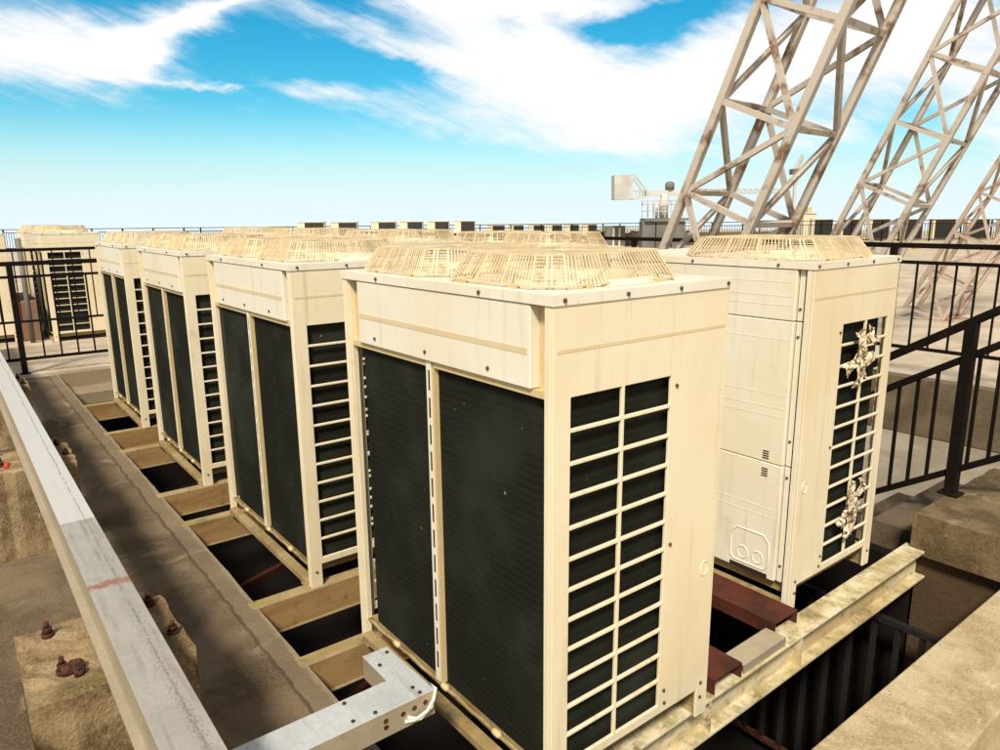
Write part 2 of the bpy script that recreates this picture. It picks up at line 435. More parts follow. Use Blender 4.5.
    m = MB(); m.box(px1+.001, hw-.034, -hd+.034, -hd+.044, 1.30, H-.032); m.box(-hw+.036, px0-.001, -hd+.034, -hd+.044, 1.30, H-.032)
    m.box(-hw+.036, hw-.036, -hd+.012, -hd+.05, 1.300, 1.3205)
    m.build('recess_strip', inn, t)
    # corner posts
    for sx in (-1, 1):
        for sy in (-1, 1):
            m = MB(); a, b = sorted((sx*(hw-.0125), sx*(hw-.036))); c, d = sorted((sy*hd, sy*(hd-.032)))
            m.box(a, b, c, d, 0, H-.030)
            a, b = sorted((sx*(hw-.0365), sx*(hw-.041))); c2, d2 = sorted((sy*(hd-.010), sy*(hd-.034)))
            m.box(a, b, c2, d2, 0.1, H-.03)
            m.build('corner_post', cr if sy < 0 else pn, t, .0015)
            f = MB(); a, b = sorted((sx*(hw-.01), sx*(hw-.09))); c, d = sorted((sy*(hd+.02), sy*(hd-.05)))
            f.box(a, b, c, d, .0005, .006)
            f.build('foot', M['beam'], t)
    # side panels with barred opening
    for sx in (-1, 1):
        zs = [0, .115, .148]
        for k in range(11):
            zc = .245+.0965*k
            zs += [zc-.0053, zc+.0053]
        zs += [1.306, H-.030]
        ys = [-hd, -hd+.060, -hd+.066, -hd+.270, -hd+.282, -hd+.490, hd-.060, hd]
        def solid(i, j, zs=zs):
            if j == 0: return i in (0, 6)
            if 1 < j < len(zs)-2 and i in (2, 4):
                return (j % 2 == 1)
            return True
        m = MB(); m.plate(ys, zs, solid, 0, .0115, lambda u, v, q: (sx*(hw-q), u, v))
        m.build('side_panel', cr, t, .0016)
        m = MB(); a, b = sorted((sx*hw, sx*(hw+.0010)))
        m.box(a, b, -hd+.014, hd-.014, 1.432, 1.442)
        m.build('panel_ridge', M['stain'], t)
        ring = [(sx*(hw+.001), .708-hd+.021*cos(2*pi*k/24), .592+.026*sin(2*pi*k/24)) for k in range(24)]
        m = MB(); m.tube(ring, .0022, 6, True); m.build('knockout', cr, t)
        # dark inner fin support behind the bars
    # coil, U shaped, rounded corners
    out = []
    r = .085; cx_, cy_ = hw-.030, -hd+.032
    out.append((-cx_, -hd+.52))
    out += [(-cx_+r-r*cos(a), cy_+r-r*sin(a)) for a in [i*pi/2/8 for i in range(9)]]
    out += [(cx_-r+r*sin(a), cy_+r-r*cos(a)) for a in [i*pi/2/8 for i in range(9)]]
    out.append((cx_, -hd+.52))
    inner = [(x*(1-.05/abs(x)) if abs(x) > .3 else x, y+.05 if y < -hd+.1 else y) for x, y in out]
    m = MB(); z0, z1 = .108, 1.318
    for i in range(len(out)-1):
        a, b, c, d = out[i], out[i+1], inner[i+1], inner[i]
        m.poly([(*a, z0), (*b, z0), (*b, z1), (*a, z1)]); m.poly([(*c, z0), (*d, z0), (*d, z1), (*c, z1)])
        m.poly([(*a, z1), (*b, z1), (*c, z1), (*d, z1)]); m.poly([(*a, z0), (*d, z0), (*c, z0), (*b, z0)])
    for i in (0, -1):
        a, d = out[i], inner[i]; m.poly([(*a, z0), (*a, z1), (*d, z1), (*d, z0)])
    m.build('coil', M['coil'], t)
    # copper-brown hairpin bends at the coil ends behind the side opening
    for sx in (-1, 1):
        m = MB()
        for k in range(46):
            z = .13+k*.0256
            m.tube([(sx*(hw-.05), -hd+.52, z), (sx*(hw-.05), -hd+.535, z), (sx*(hw-.06), -hd+.535, z+.012), (sx*(hw-.06), -hd+.52, z+.012)], .004, 4)
        m.build('coil_bends', M['rust'], t)
    # slotted centre divider
    zs = [.112, .16]; z = .16
    while z < 1.27: zs += [z+.072, z+.096]; z += .096
    zs = zs[:-1]+[1.318]
    m = MB(); m.plate([-.034, -.026, -.012, -.004], zs, lambda i, j: i != 1 or j % 2 == 0, 0, .003, lambda u, v, q: (u, -hd+.010+q, v))
    m.build('divider', pn, t)
    m = MB(); m.box(-.003, .009, -hd+.012, -hd+.034, .112, 1.318)
    m.build('divider', M['cream_inner'], t)
    # drain pan, pipe, base rail
    m = MB(); m.box(-hw+.04, hw-.04, -hd+.034, hd-.04, .062, .1075); m.build('drain_pan', M['beam'], t)
    for a, b in ((-hd-.016, -hd+.030), (hd-.030, hd+.016)):
        MB().box(-hw+.037, hw-.037, a, b, .007, .040).build('base_rail', M['beam'], t, .002)
    pts = [(-hw+.05+(2*hw-.1)*k/24, -hd+.018, .098+.004*sin(k*1.9)) for k in range(25)]
    m = MB(); m.tube(pts, .0075, 8); pp = m.build('drain_edge', M['beam'], t)
    for x in (-.33, .02, .33):
        c = MB(); c.tube([(x-.02, -hd+.016, .099), (x-.012, -hd+.014, .103), (x+.012, -hd+.014, .103), (x+.02, -hd+.016, .099)], [.008, .0125, .0125, .008], 8); c.build('clamp', M['cream_inner'], pp)
    m = MB(); m.box(-hw+.04, hw-.04, hd-.06, hd-.05, .07, .115); m.build('rear_skirt', M['beam'], t)
    m = MB(); m.box(-hw+.06, hw-.06, -hd+.545, -hd+.552, .11, 1.30); m.build('view_block_plate', M['fan'], t)  # added dark plate, blocks the bright background behind the bars
    # service side: three stacked panels
    sp0, sp1 = -hw+.05, hw-.05
    for z0, z1, ridges in ((1.338, H-.032, (1.40, 1.44, 1.50)), (.683, 1.334, (.90, .94, 1.0, 1.25)), (.118, .679, (.42, .46))):
        m = MB(); m.box(sp0+.030, sp1-.030, hd-.045, hd, z0, z1); m.box(sp0, sp0+.026, hd-.022, hd-.016, z0, z1); m.box(sp1-.026, sp1, hd-.022, hd-.016, z0, z1)
        po = m.build('service_panel', M['cream_panel'], t, .003)
        m = MB()
        for z in ridges: m.box(sp0+.045, sp1-.16, hd, hd+.0009, z, z+.004)
        m.build('ridge', M['cream_panel'], po)
    v = MB()
    for zc in (.716, .632):
        for k in range(4): v.box(-sp1+.10, -sp1+.13, hd+.0005, hd+.002, zc-.018+k*.011, zc-.013+k*.011)
    v.build('vent_slots', M['black'], t)
    m = MB(); x0, x1, z0, z1 = -.50, -.30, .155, .325
    loop = [(x0+.02, z0), (x1-.02, z0), (x1, z0+.02), (x1, z1-.03), (x1-.03, z1), (x0+.03, z1), (x0, z1-.03), (x0, z0+.02)]
    m.tube([(x, hd+.001, z) for x, z in loop], .0035, 6, True)
    for cx in (-.445, -.365): m.tube([(cx+.028*cos(2*pi*k/20), hd+.001, .205+.03*sin(2*pi*k/20)) for k in range(20)], .003, 6, True)
    m.build('pipe_entry_cover', M['cream_panel'], t)
    m = MB(); m.box(-.50, -.30, hd+.0005, hd+.002, .120, .140); m.build('pipe_slot', M['black'], t)
    # screws
    SC = [((x+.6165, -hd-.0005, z), (0, -1, 0)) for x, z in ((-.984, 1.352), (-.636, 1.352), (-.287, 1.352))]
    SC += [((x+.6165, -hd-.0045, 1.574), (0, -1, 0)) for x in (-.948, -.321)]
    SC += [((x, hd+.0045, 1.574), (0, 1, 0)) for x in (-.45, 0, .45)] + [((x, hd+.0005, 1.36), (0, 1, 0)) for x in (-.2, .3)]
    SC += [((sx*(hw-.062), hd-.0155, z), (0, 1, 0)) for sx in (-1, 1) for z in (1.39, 1.27, .80, .63, .2)]
    for sx in (-1, 1):
        SC += [((sx*(hw+.0045), y-hd, 1.574), (sx, 0, 0)) for y in (.035, .278, .511, .747)]
        SC += [((sx*(hw+.0005), y-hd, z), (sx, 0, 0)) for y, z in ((.515, 1.272), (.515, .74), (.515, .20), (.520, .150), (.722, .138), (.722, .08), (.03, .08))]
    for p, n in SC: screw_mesh(p, n).build('screw', M['screw'], t)
    return t
gA = 'cream condensing units of the front row'
gB = 'cream condensing units of the second row'
gC = 'cream condensing units beyond the left railing'
u1 = make_unit((-hw, hd, 0), 'nearest and largest cream condensing unit, its barred side facing the bright front beam', gA)
for x, lab in ((-1.765, 'cream condensing unit directly left of the nearest one, second in the front row'),
               (-3.551, 'cream condensing unit third in the front row, with scuffed coil face'),
               (-5.371, 'smallest looking cream condensing unit of the front row, next to the left railing')):
    dup(u1, (x-hw, hd, 0), 0, lab, gA)
labs = ['cream condensing unit with rags tied to its side bars, standing by the stair railing',
        'cream condensing unit of the second row seen behind the nearest fan guards',
        'third cream condensing unit of the second row, only its fan guards showing',
        'fourth cream condensing unit of the second row, hidden but for its roof and guards',
        'farthest cream condensing unit of the second row, behind the smallest front row unit']
for k in range(5):
    r = dup(u1, (-.184-1.77*k-hw, 1.622+hd, 0), pi, labs[k], gB)
    if k == 0:     # this one is the single-fan model: one wide guard, the other half of the roof closed
        for c in list(r.children):
            kind = c.name.split('.')[0]
            if kind in ('fan_guard', 'fan', 'bellmouth', 'fan_well_shade'):
                vs_ = c.data.vertices; mx = sum(v.co.x for v in vs_)/len(vs_)
                if mx > 0:
                    for g in list(c.children): bpy.data.objects.remove(g)
                    bpy.data.objects.remove(c)
                elif kind == 'fan_guard':
                    c.scale.x = 1.30; c.location.x = .175; c.location.y = .095
        MB().box(.03, hw-.03, -.27, .27, H+.0005, H+.004).build('blank_cover', M['cream_panel'], r)
for x, y, lab in ((-11.0, 0.0, 'cream condensing unit standing just beyond the left railing, barred grille facing us'),
                  (-11.4, -1.16, 'cream condensing unit beyond the railing at the left edge of the photo'),
                  (-13.3, .0, 'cream condensing unit directly behind the one with the barred grille beyond the railing')):
    dup(u1, (x-hw, y+hd, .035), 0, lab, gC)

# rags tied on the barred side of the second row unit
from mathutils import noise as MN, Vector as MV
def rag(cx, y, z, h, lab, seed):
    rnd = random.Random(seed)
    t = empty('rag', lab, 'rag', (cx, y, z), 0, 'rags tied to the bars')
    m = MB()
    for k, (a, L, w) in enumerate(((.10, .62, .050), (-.62, .50, .040), (.60, .40, .045), (-2.7, .30, .035), (2.3, .34, .045), (-1.5, .20, .035))):
        L *= h; ns, nt_ = 14, 6; off = seed*7+k*3.1
        g = []
        for i in range(ns+1):
            s_ = i/ns; row = []
            for j in range(nt_+1):
                q = j/nt_*2-1
                ww = w*(.30+.75*s_**.7)*(1+.45*MN.noise(MV((s_*5, off, q*.5))))
                ln = L*s_+(.030*MN.noise(MV((q*3, off, 9)))+.012*rnd.uniform(-1, 1) if i == ns else 0)
                aa = a+.35*MN.noise(MV((s_*1.6, off, 3)))
                yy = sin(aa)*ln+cos(aa)*q*ww; zz = -cos(aa)*ln+sin(aa)*q*ww
                xx = .010+.004*k+.022*MN.noise(MV((s_*2.4, q*1.2, off)))+.006*abs(q)*sin(4*s_+k)
                row.append((max(xx, .004), yy, zz))
            g.append(row)
        for i in range(ns):
            for j in range(nt_):
                m.poly([g[i][j], g[i+1][j], g[i+1][j+1], g[i][j+1]], True)
    me = m.build('cloth_strips', M['rag'], t)
    import bmesh
    bm = bmesh.new(); bm.from_mesh(me.data); bmesh.ops.remove_doubles(bm, verts=bm.verts[:], dist=1e-5); bm.to_mesh(me.data); bm.free()
    me.data.polygons.foreach_set('use_smooth', [True]*len(me.data.polygons))
    s = me.modifiers.new('thick', 'SOLIDIFY'); s.thickness = .0012
    kn = MB(); kn.tube([(.014, -.020, .004), (.024, -.008, -.002), (.027, .005, .004), (.018, .018, -.004)], [.006, .013, .012, .006], 9)
    kn.build('knot', M['rag'], t)
rag(-.184, 2.050, 1.185, .30, 'frayed cloth tied near the top of the side bars of the second row unit', 3)
rag(-.184, 2.110, .430, .30, 'frayed cloth tied near the bottom of the side bars of the second row unit', 8)

# ------------------------------------------------------------------ the place: slabs, walls, pit
def struct(name, mb, mat, bevel=0, seg=1):
    o = mb.build(name, mat, None, bevel, seg=seg); o['kind'] = 'structure'; return o
def wob_box(x0, x1, y0, y1, z0, z1, step=.12, amp=.006, seed=1, z_amp=.003):
    """box whose visible edges are slightly chipped and uneven"""
    rnd = random.Random(seed); m = MB()
    nx = max(2, int((x1-x0)/step)); ny = max(2, int((y1-y0)/step))
    nx, ny = min(nx, 90), min(ny, 90)
    g = {}
    for i in range(nx+1):
        for j in range(ny+1):
            x = x0+(x1-x0)*i/nx; y = y0+(y1-y0)*j/ny; z = z1+rnd.uniform(-1, 1)*z_amp
            e = (i in (0, nx)) or (j in (0, ny))
            if i in (0, nx): x += rnd.uniform(-1, .4)*amp*(1 if i else -1)
            if j in (0, ny): y += rnd.uniform(-1, .4)*amp*(1 if j else -1)
            if e: z -= rnd.uniform(0, 1)*amp*.6
            g[(i, j)] = len(m.v); m.v.append((x, y, z))
    for i in range(nx):
        for j in range(ny):
            m.f.append((g[i, j], g[i+1, j], g[i+1, j+1], g[i, j+1])); m.sm.append(False)
    rim = [(i, 0) for i in range(nx)]+[(nx, j) for j in range(ny)]+[(i, ny) for i in range(nx, 0, -1)]+[(0, j) for j in range(ny, 0, -1)]
    lows = []
    for i, j in rim:
        lows.append(len(m.v)); p = m.v[g[i, j]]
        m.v.append((min(max(p[0], x0), x1), min(max(p[1], y0), y1), z0))
    for k in range(len(rim)):
        l = (k+1) % len(rim); m.f.append((g[rim[k]], lows[k], lows[l], g[rim[l]])); m.sm.append(False)
    m.poly([(x0, y0, z0), (x0, y1, z0), (x1, y1, z0), (x1, y0, z0)])
    return m
struct('walkway', wob_box(-8.49, .35, -4.0, -.27, -1.7, 0, .12, .005, 3), M['walk'])
# slightly raised worn lip along the walkway edge
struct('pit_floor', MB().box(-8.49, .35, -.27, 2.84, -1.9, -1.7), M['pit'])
struct('lower_floor', MB().box(-40, 9, 2.86, 6.79, -1.9, -.5), M['lower'])
struct('roof_deck', MB().box(-70, 60, 6.80, 75, -1.9, 0), M['deck'])
struct('side_deck', MB().box(-75, -8.50, -30, 2.85, -1.9, .03), M['deck'])
struct('curb', wob_box(-30, 9, 6.62, 6.80, -.49, .10, .3, .006, 8), M['retain'])
struct('outer_floor', MB().box(.69, 12, -6, 2.6, -1.9, -.32), M['wall'])
struct('pit_step', wob_box(-8.48, -8.0, -.26, 2.83, -.30, -.17, .2, .006, 12), M['walk'])

tag(MB().box(-8.497, -8.484, -.265, 2.83, -1.69, -.301).build('pit_end_base', M['pit']), 'shade-painted lower part of the wall closing the far left end of the pit', 'wall')  # lower wall face coloured near-black as pit shade
tag(MB().box(-8.498, -8.482, -.265, 2.83, -.30, .0).build('pit_end_wall', M['walk']), 'brown concrete wall face closing the far left end of the pit', 'wall')
t = tag(MB().box(.345, .675, -2.5, 2.745, -1.68, 0).build('parapet_wall', M['wall'], None, .006, seg=2), 'wide pale concrete parapet wall top, speckled with dirt, at the lower right corner', 'wall')
t = empty('concrete_plinth', 'rough damp concrete block carrying the stair railing post, at the right edge', 'plinth', (.7, 3.3, 0))
wob_box(-.83, .9, -.55, .60, -.03, .20, .10, .009, 6, .002).build('block', M['plinth'], t)
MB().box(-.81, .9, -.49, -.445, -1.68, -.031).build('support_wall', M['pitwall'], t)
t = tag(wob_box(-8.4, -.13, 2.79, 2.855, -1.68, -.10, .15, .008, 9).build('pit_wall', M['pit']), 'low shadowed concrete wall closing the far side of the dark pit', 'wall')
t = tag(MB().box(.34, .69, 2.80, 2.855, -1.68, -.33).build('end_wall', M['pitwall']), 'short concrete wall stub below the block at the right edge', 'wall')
# concrete steps going down to the left of the plinth
s = MB()
for k in range(4):
    x1 = -.132-.28*k; s.box(x1-.28, x1, 2.90, 3.92, -.50, .20-.175*(k+1))
o = s.build('concrete_steps', M['step']); tag(o, 'brown concrete steps leading down behind the unit with the rags', 'steps')
# slanting kerb strip beside the steps
m = MB(); m.bar((-.46, 3.30-.40, -.06), (-.20, 2.795, -.06), .10, .06); 

# piers with anchor bolts
def bolt(x, y, z, r, h, tilt=0):
    m = MB()
    m.tube([(x, y, z), (x, y, z+h*.25)], r*1.9, 16)
    m.tube([(x, y, z+h*.25), (x+tilt*.3, y, z+h*.62)], r*1.45, 6)
    m.tube([(x+tilt*.3, y, z+h*.62), (x+tilt, y, z+h)], r*.8, 10)
    return m
pl = ['concrete pier with rusty anchor bolts under the galvanised tray, nearest of the piers',
      'concrete pier under the tray at the left edge, red paint mark on top',
      'small looking concrete pier under the far end of the tray, near the left railing']
for k, x in enumerate((-.760, -3.075, -5.42)):
    t = empty('concrete_pier', pl[k], 'pier', (x-.23, -.995, 0), 0, 'concrete piers under the galvanised tray')
    wob_box(-.23, .23, -.222, .222, .001, .489, .045, .010, 20+k, .005).build('block', M['pier'], t)
    wob_box(-.245, .245, -.236, .236, .4905, .497, .05, .016, 40+k, .002).build('mortar_cap', M['pier'], t) if k == 99 else None
    for bx, by, h in ((-.165, -.135, .052), (.090, -.125, .055), (-.165, .165, .05), (.07, .185, .045)):
        bolt(bx, by, .488, .0095, h, .004).build('bolt', M['rust'], t)
# lump of rusted nuts next to a bolt
m = MB(); rnd = random.Random(4)
for k in range(9):
    cx, cy, r = -.890+rnd.uniform(-.03, .035), -1.095+rnd.uniform(-.02, .02), rnd.uniform(.010, .016)
    m.tube([(cx, cy, .490), (cx+.002, cy, .498+rnd.uniform(0, .016)), (cx+.004, cy, .506+rnd.uniform(0, .016))], [r*1.1, r, r*.4], 7)
tag(m.build('rust_lump', M['rust']), 'dark lump of rusted nuts beside a bolt on the nearest pier', 'rusty nuts')
m = MB(); m.tube([(-3.26, -1.10, .4915), (-3.22, -1.09, .4925), (-3.17, -1.10, .4915)], [.008, .018, .010], 8)
tag(m.build('paint_mark', plain('red_paint_mark', (.45, .05, .02, 1), .6)), 'red paint dab on top of the pier at the left edge', 'paint dab')

# galvanised tray running over the piers
t = empty('cable_tray', 'long galvanised steel tray with a red paint band, crossing the lower left corner', 'cable tray', (-1, -.9375, .49))
def tray(m, x0, x1):
    return m
MB().box(-9.5, 2.2, -.0625, .0625, .1075, .1105).build('cover', M['galv_tray'], t, .001)
m = MB(); m.box(-9.5, 2.2, -.0622, -.0592, .002, .107); m.box(-9.5, 2.2, .0592, .0622, .002, .107); m.build('side_rail', M['galv_side'], t)
m = MB(); m.box(-9.5, 2.2, -.088, -.0625, .002, .006); m.build('bottom_flange', M['galv_side'], t)
t = empty('steel_channel', 'thin pale steel channel just entering the bottom left corner', 'steel channel', (0, -1.36, .49))
MB().box(-1.7, 2.0, -.06, .06, .030, .033).build('top_plate', M['galv'], t)
m = MB(); m.box(-1.7, 2.0, -.06, -.057, -.03, .029); m.box(-1.7, 2.0, .057, .06, -.03, .029); m.build('side_rail', M['galv_side'], t)

# L shaped galvanised bracket
t = empty('tray_elbow', 'L shaped galvanised tray end with rust spots and white cord beside nearest unit', 'tray bracket', (-.41, -.19, .33))
m = MB(); m.box(-.065, .070, -.70, .0, -.0025, 0); m.build('cover', M['galv'], t, .001)
m = MB(); m.box(-.235, -.0652, -.095, .0, -.0045, -.002); m.build('elbow_cover', M['galv'], t, .001)
m = MB(); m.box(.067, .0698, -.70, -.001, -.085, -.003); m.build('side_plate', M['galv_side'], t)
m = MB(); m.box(-.062, .067, -.004, -.001, -.085, -.003); m.box(-.234, -.065, -.094, -.091, -.085, -.005); m.box(-.065, -.062, -.70, -.095, -.085, -.003); m.build('inner_plate', M['galv_side'], t)
m = MB(); m.box(-.0650, .0666, -.70, -.004, -.088, -.0852); m.build('bottom_plate', M['galv_side'], t)
for y, z in ((-.035, -.03), (-.075, -.032), (-.115, -.034), (-.175, -.030), (-.175, -.052)):
    m = MB(); m.cyl((.0695, y, z), (.0706, y, z), .0085, 14); m.build('rust_hole', M['rust'], t)
for x, y in ((-.045, -.255), (.045, -.27), (.052, -.20), (-.15, -.075), (-.20, -.02), (.02, -.05), (.055, -.045)):
    m = MB(); m.tube([(x, y, 0), (x, y, .004), (x, y, .006)], [.0065, .006, .003], 10); m.build('screw', M['rust'], t)
pts = [(.074, -.10, -.050), (.082, -.075, -.062), (.086, -.04, -.050), (.080, -.01, -.025), (.070, .006, .000), (.03, .008, -.004), (.068, .004, -.012), (.082, -.02, -.045), (.080, -.06, -.07), (.073, -.11, -.062)]
m = MB(); m.tube(pts, .0052, 8); m.build('cord', M['rag_white'], t)
m = MB(); m.box(-.06, .05, -.52, -.44, -.33, -.089); m.build('stand', M['pier'], t)

# ------------------------------------------------------------------ steel frame under the units
def cbeam(name, x, y0, y1, lab, grp, mat, w=.075, h=.165):
    L = y1-y0
    t = empty(name, lab, 'steel beam', (x+.018, y0, 0), 0, grp)
    MB().box(-w/2, w/2, 0, L, -.010, -.0005).build('top_flange', mat, t, .0015)
    MB().box(w/2-.008, w/2-.001, .001, L-.001, -h+.0102, -.0102).build('web', M['beam_web'], t)
    MB().box(-w/2, w/2+.004, 0, L, -h, -h+.010).build('bottom_flange', mat, t, .0015)
    return t
def ibeam(name, x, y0, y1, lab, grp, mat, skew=0, w=.105, h=.165):
    L = y1-y0
    t = empty(name, lab, 'steel beam', (x, y0, 0), skew, grp)
    MB().box(-w/2, w/2, 0, L, -.012, -.0005).build('top_flange', mat, t, .0015)
    MB().box(-.005, .005, .001, L-.001, -h+.0122, -.0122).build('web', mat, t)
    MB().box(-w/2, w/2, 0, L, -h, -h+.012).build('bottom_flange', mat, t, .0015)
    for y in ([.9, 1.64, 2.3] if name == 'front_beam' else [1.3]):
        MB().box(.0052, w/2-.004, y, y+.009, -h+.0125, -.0125).build('stiffener', mat, t)
    return t
gB2 = 'cream steel beams under the units'
ibeam('front_beam', -.058, -.8, 2.80, 'bright cream steel beam crossing in front, under the near side of the largest unit', gB2, M['beam_front'], RAD(.85), .112, .17)
bl = ['second cream beam, under the far side of the nearest unit', 'third cream beam, under the near side of the second front row unit',
      'fourth cream beam, under the far side of the second front row unit', 'fifth cream beam, under the near side of the third front row unit',
      'sixth cream beam, under the far side of the third front row unit', 'seventh cream beam, under the near side of the unit by the left railing',
      'farthest cream beam, under the far side of the unit by the left railing']
k = 0
for i, x0 in enumerate((0, -1.765, -3.551, -5.371)):
    if i: cbeam('cross_beam', x0-.045, -.30, 2.80, bl[k], gB2, M['beam']); k += 1
    cbeam('cross_beam', x0-W+.002-.01, -.30, 2.80, bl[k], gB2, M['beam']); k += 1
def channel(y0, y1, lab):
    t = empty('red_channel', lab, 'steel channel', (0, (y0+y1)/2, 0), 0, 'dark red steel channels between the rows')
    a = (y1-y0)/2
    MB().box(-7.2, -.025-(y0-.8)*.14, -a, a, .058, .066).build('web', M['redox'], t, .001)
    m = MB(); m.box(-7.2, -.025-(y0-.8)*.14, -a, -a+.007, .0015, .0575); m.box(-7.2, -.025-(y0-.8)*.14, a-.007, a, .0015, .0575); m.build('flange', M['redox'], t)
channel(.86, 1.04, 'dark red steel channel on the front beam, close behind the nearest unit')
channel(1.39, 1.57, 'dark red steel channel on the front beam, in front of the unit with the rags')
t = empty('steel_packer', 'grey steel angle lying on the front beam between the two red channels', 'steel angle', (-.09, 1.215, 0), RAD(.85))
MB().box(-.045, .05, -.155, .155, .0355, .040).build('top_plate', M['galv_side'], t)
m = MB(); m.box(.046, .05, -.155, .155, .001, .035); m.build('leg', M['galv_side'], t)
tag(MB().box(-.55, .30, .52, .60, -.60, -.55).build('red_crossbar', M['redox']), 'dark red steel bar down in the dark pit right of the front beam', 'steel bar')
# dark railing standing inside the pit
t = empty('pit_railing', 'dim dark railing bars deep in the shadowed pit at lower right', 'railing', (-.35, 2.62, -1.7))
MB().box(-1.3, .68, -.02, .02, 1.28, 1.31).build('top_rail', M['pitbar'], t)
MB().box(-1.3, .68, -.015, .015, .10, .13).build('bottom_rail', M['rust'], t)
for k in range(16): MB().box(-1.25+k*.125, -1.225+k*.125, -.012, .012, .131, 1.279).build('bar', M['pitbar'], t)
for k, (x, y, dy) in enumerate(((-2.35, .2, .6), (-2.6, .1, .7), (-4.2, .0, .7))):
    tag(MB().bar((x, y, -1.25), (x-.7, y+1.6*dy+.9, -1.2), .05).build('drain_pipe', M['redox']), ('dark red pipe in the pit below the second front row unit, nearer one' , 'dark red pipe in the pit below the second front row unit, farther one', 'dark red pipe in the pit below the third front row unit')[k], 'pipe')

# ------------------------------------------------------------------ railings
def railing(name, label, p0, p1, zs, rails, balu, posts, z_slope=0, bw=.016, grp=None):
    """p0,p1 plan ends; rails [(z,w,h)]; balusters spacing between rails[balu[0]] and rails[balu[1]]"""
    L = math.hypot(p1[0]-p0[0], p1[1]-p0[1]); a = math.atan2(p1[1]-p0[1], p1[0]-p0[0])
    t = empty(name, label, 'railing', (p0[0], p0[1], zs), a, grp)
    for z, w, h in rails:
        MB().bar((0, 0, z), (L, 0, z+L*z_slope), w, h).build('rail', M['rail'], t, .004)
    zlo, zhi, sp, off = balu
    n = int((L-off)/sp)
    if n > 95: n = 95
    for k in range(n):
        x = off+k*sp
        if any(abs(x-q) < .05 for q, _ in posts): continue
        MB().box(x-bw/2, x+bw/2, -bw/2, bw/2, zlo+x*z_slope, zhi+x*z_slope).build('baluster', M['rail'], t)
    for x, (z0, z1) in posts:
        MB().box(x-.03, x+.03, -.03, .03, z0, z1).build('post', M['rail'], t, .004)
        MB().box(x-.055, x+.055, -.055, .055, z0, z0+.008).build('base_plate', M['rail'], t)
    return t
# inclined stair railing: z at x=-.125 -> hand 1.198
sl = .62
xs = -1.30
zh = 1.198+(xs+.125)*sl
railing('stair_railing', 'dark stair handrail rising to the right on the concrete block', (xs, 3.2), (.95, 3.2), 0,
        [(zh, .055, .045), (zh-.20, .035, .040), (zh-.86, .03, .035)], (zh-.86, zh-.20, .100, .04),
        [(.07, (-.325, zh+.07*sl)), (1.18, (.20, zh+1.18*sl)), (2.2, (.20, zh+2.2*sl))], sl, .017)
railing('deck_railing', 'long dark level railing along the raised deck, behind the stair handrail at right', (-14.8, 6.72), (2.5, 6.72), 0,
        [(1.455, .06, .05), (1.285, .035, .035), (.40, .03, .035)], (.40, 1.285, .183, .11), [(12.67-3.6*2, (.1, 1.44)), (12.67-3.6, (.1, 1.44)), (12.67, (.1, 1.44)), (15.6, (.1, 1.44))], 0, .018)
railing('left_railing', 'dark railing across the far end of the walkway at the left edge', (-8.62, -2.9), (-8.62, 2.6), 0,
        [(1.315, .055, .05), (1.165, .03, .03), (.205, .03, .035)], (.205, 1.165, .178, .05), [(2.32, (.031, 1.30)), (.35, (.031, 1.3)), (4.9, (.031, 1.3))], 0, .018)
railing('back_railing', 'thinner dark railing just behind the one at the left edge', (-9.9, -3.4), (-9.9, 2.6), 0,
        [(1.425, .04, .04), (.50, .03, .03)], (.50, 1.425, .22, .1), [(1.9, (.031, 1.41)), (4.6, (.031, 1.41))], 0, .014)
# things beyond the left railing
m = wob_box(-13.2, -11.4, -.35, -.08, .04, .62, .09, .02, 31, .02)  # plain box for an unclear reddish brown mass
tag(m.build('red_block', M['brick']), 'low reddish brown block between the two units beyond the left railing', 'bricks')
m = MB(); m.tube([(-11.2, -.25, .03), (-11.2, -.25, 1.55)], .035, 12); 
tag(m.build('standing_pipe', M['crane_dark']), 'thin upright pipe between the two units beyond the left railing', 'pipe')

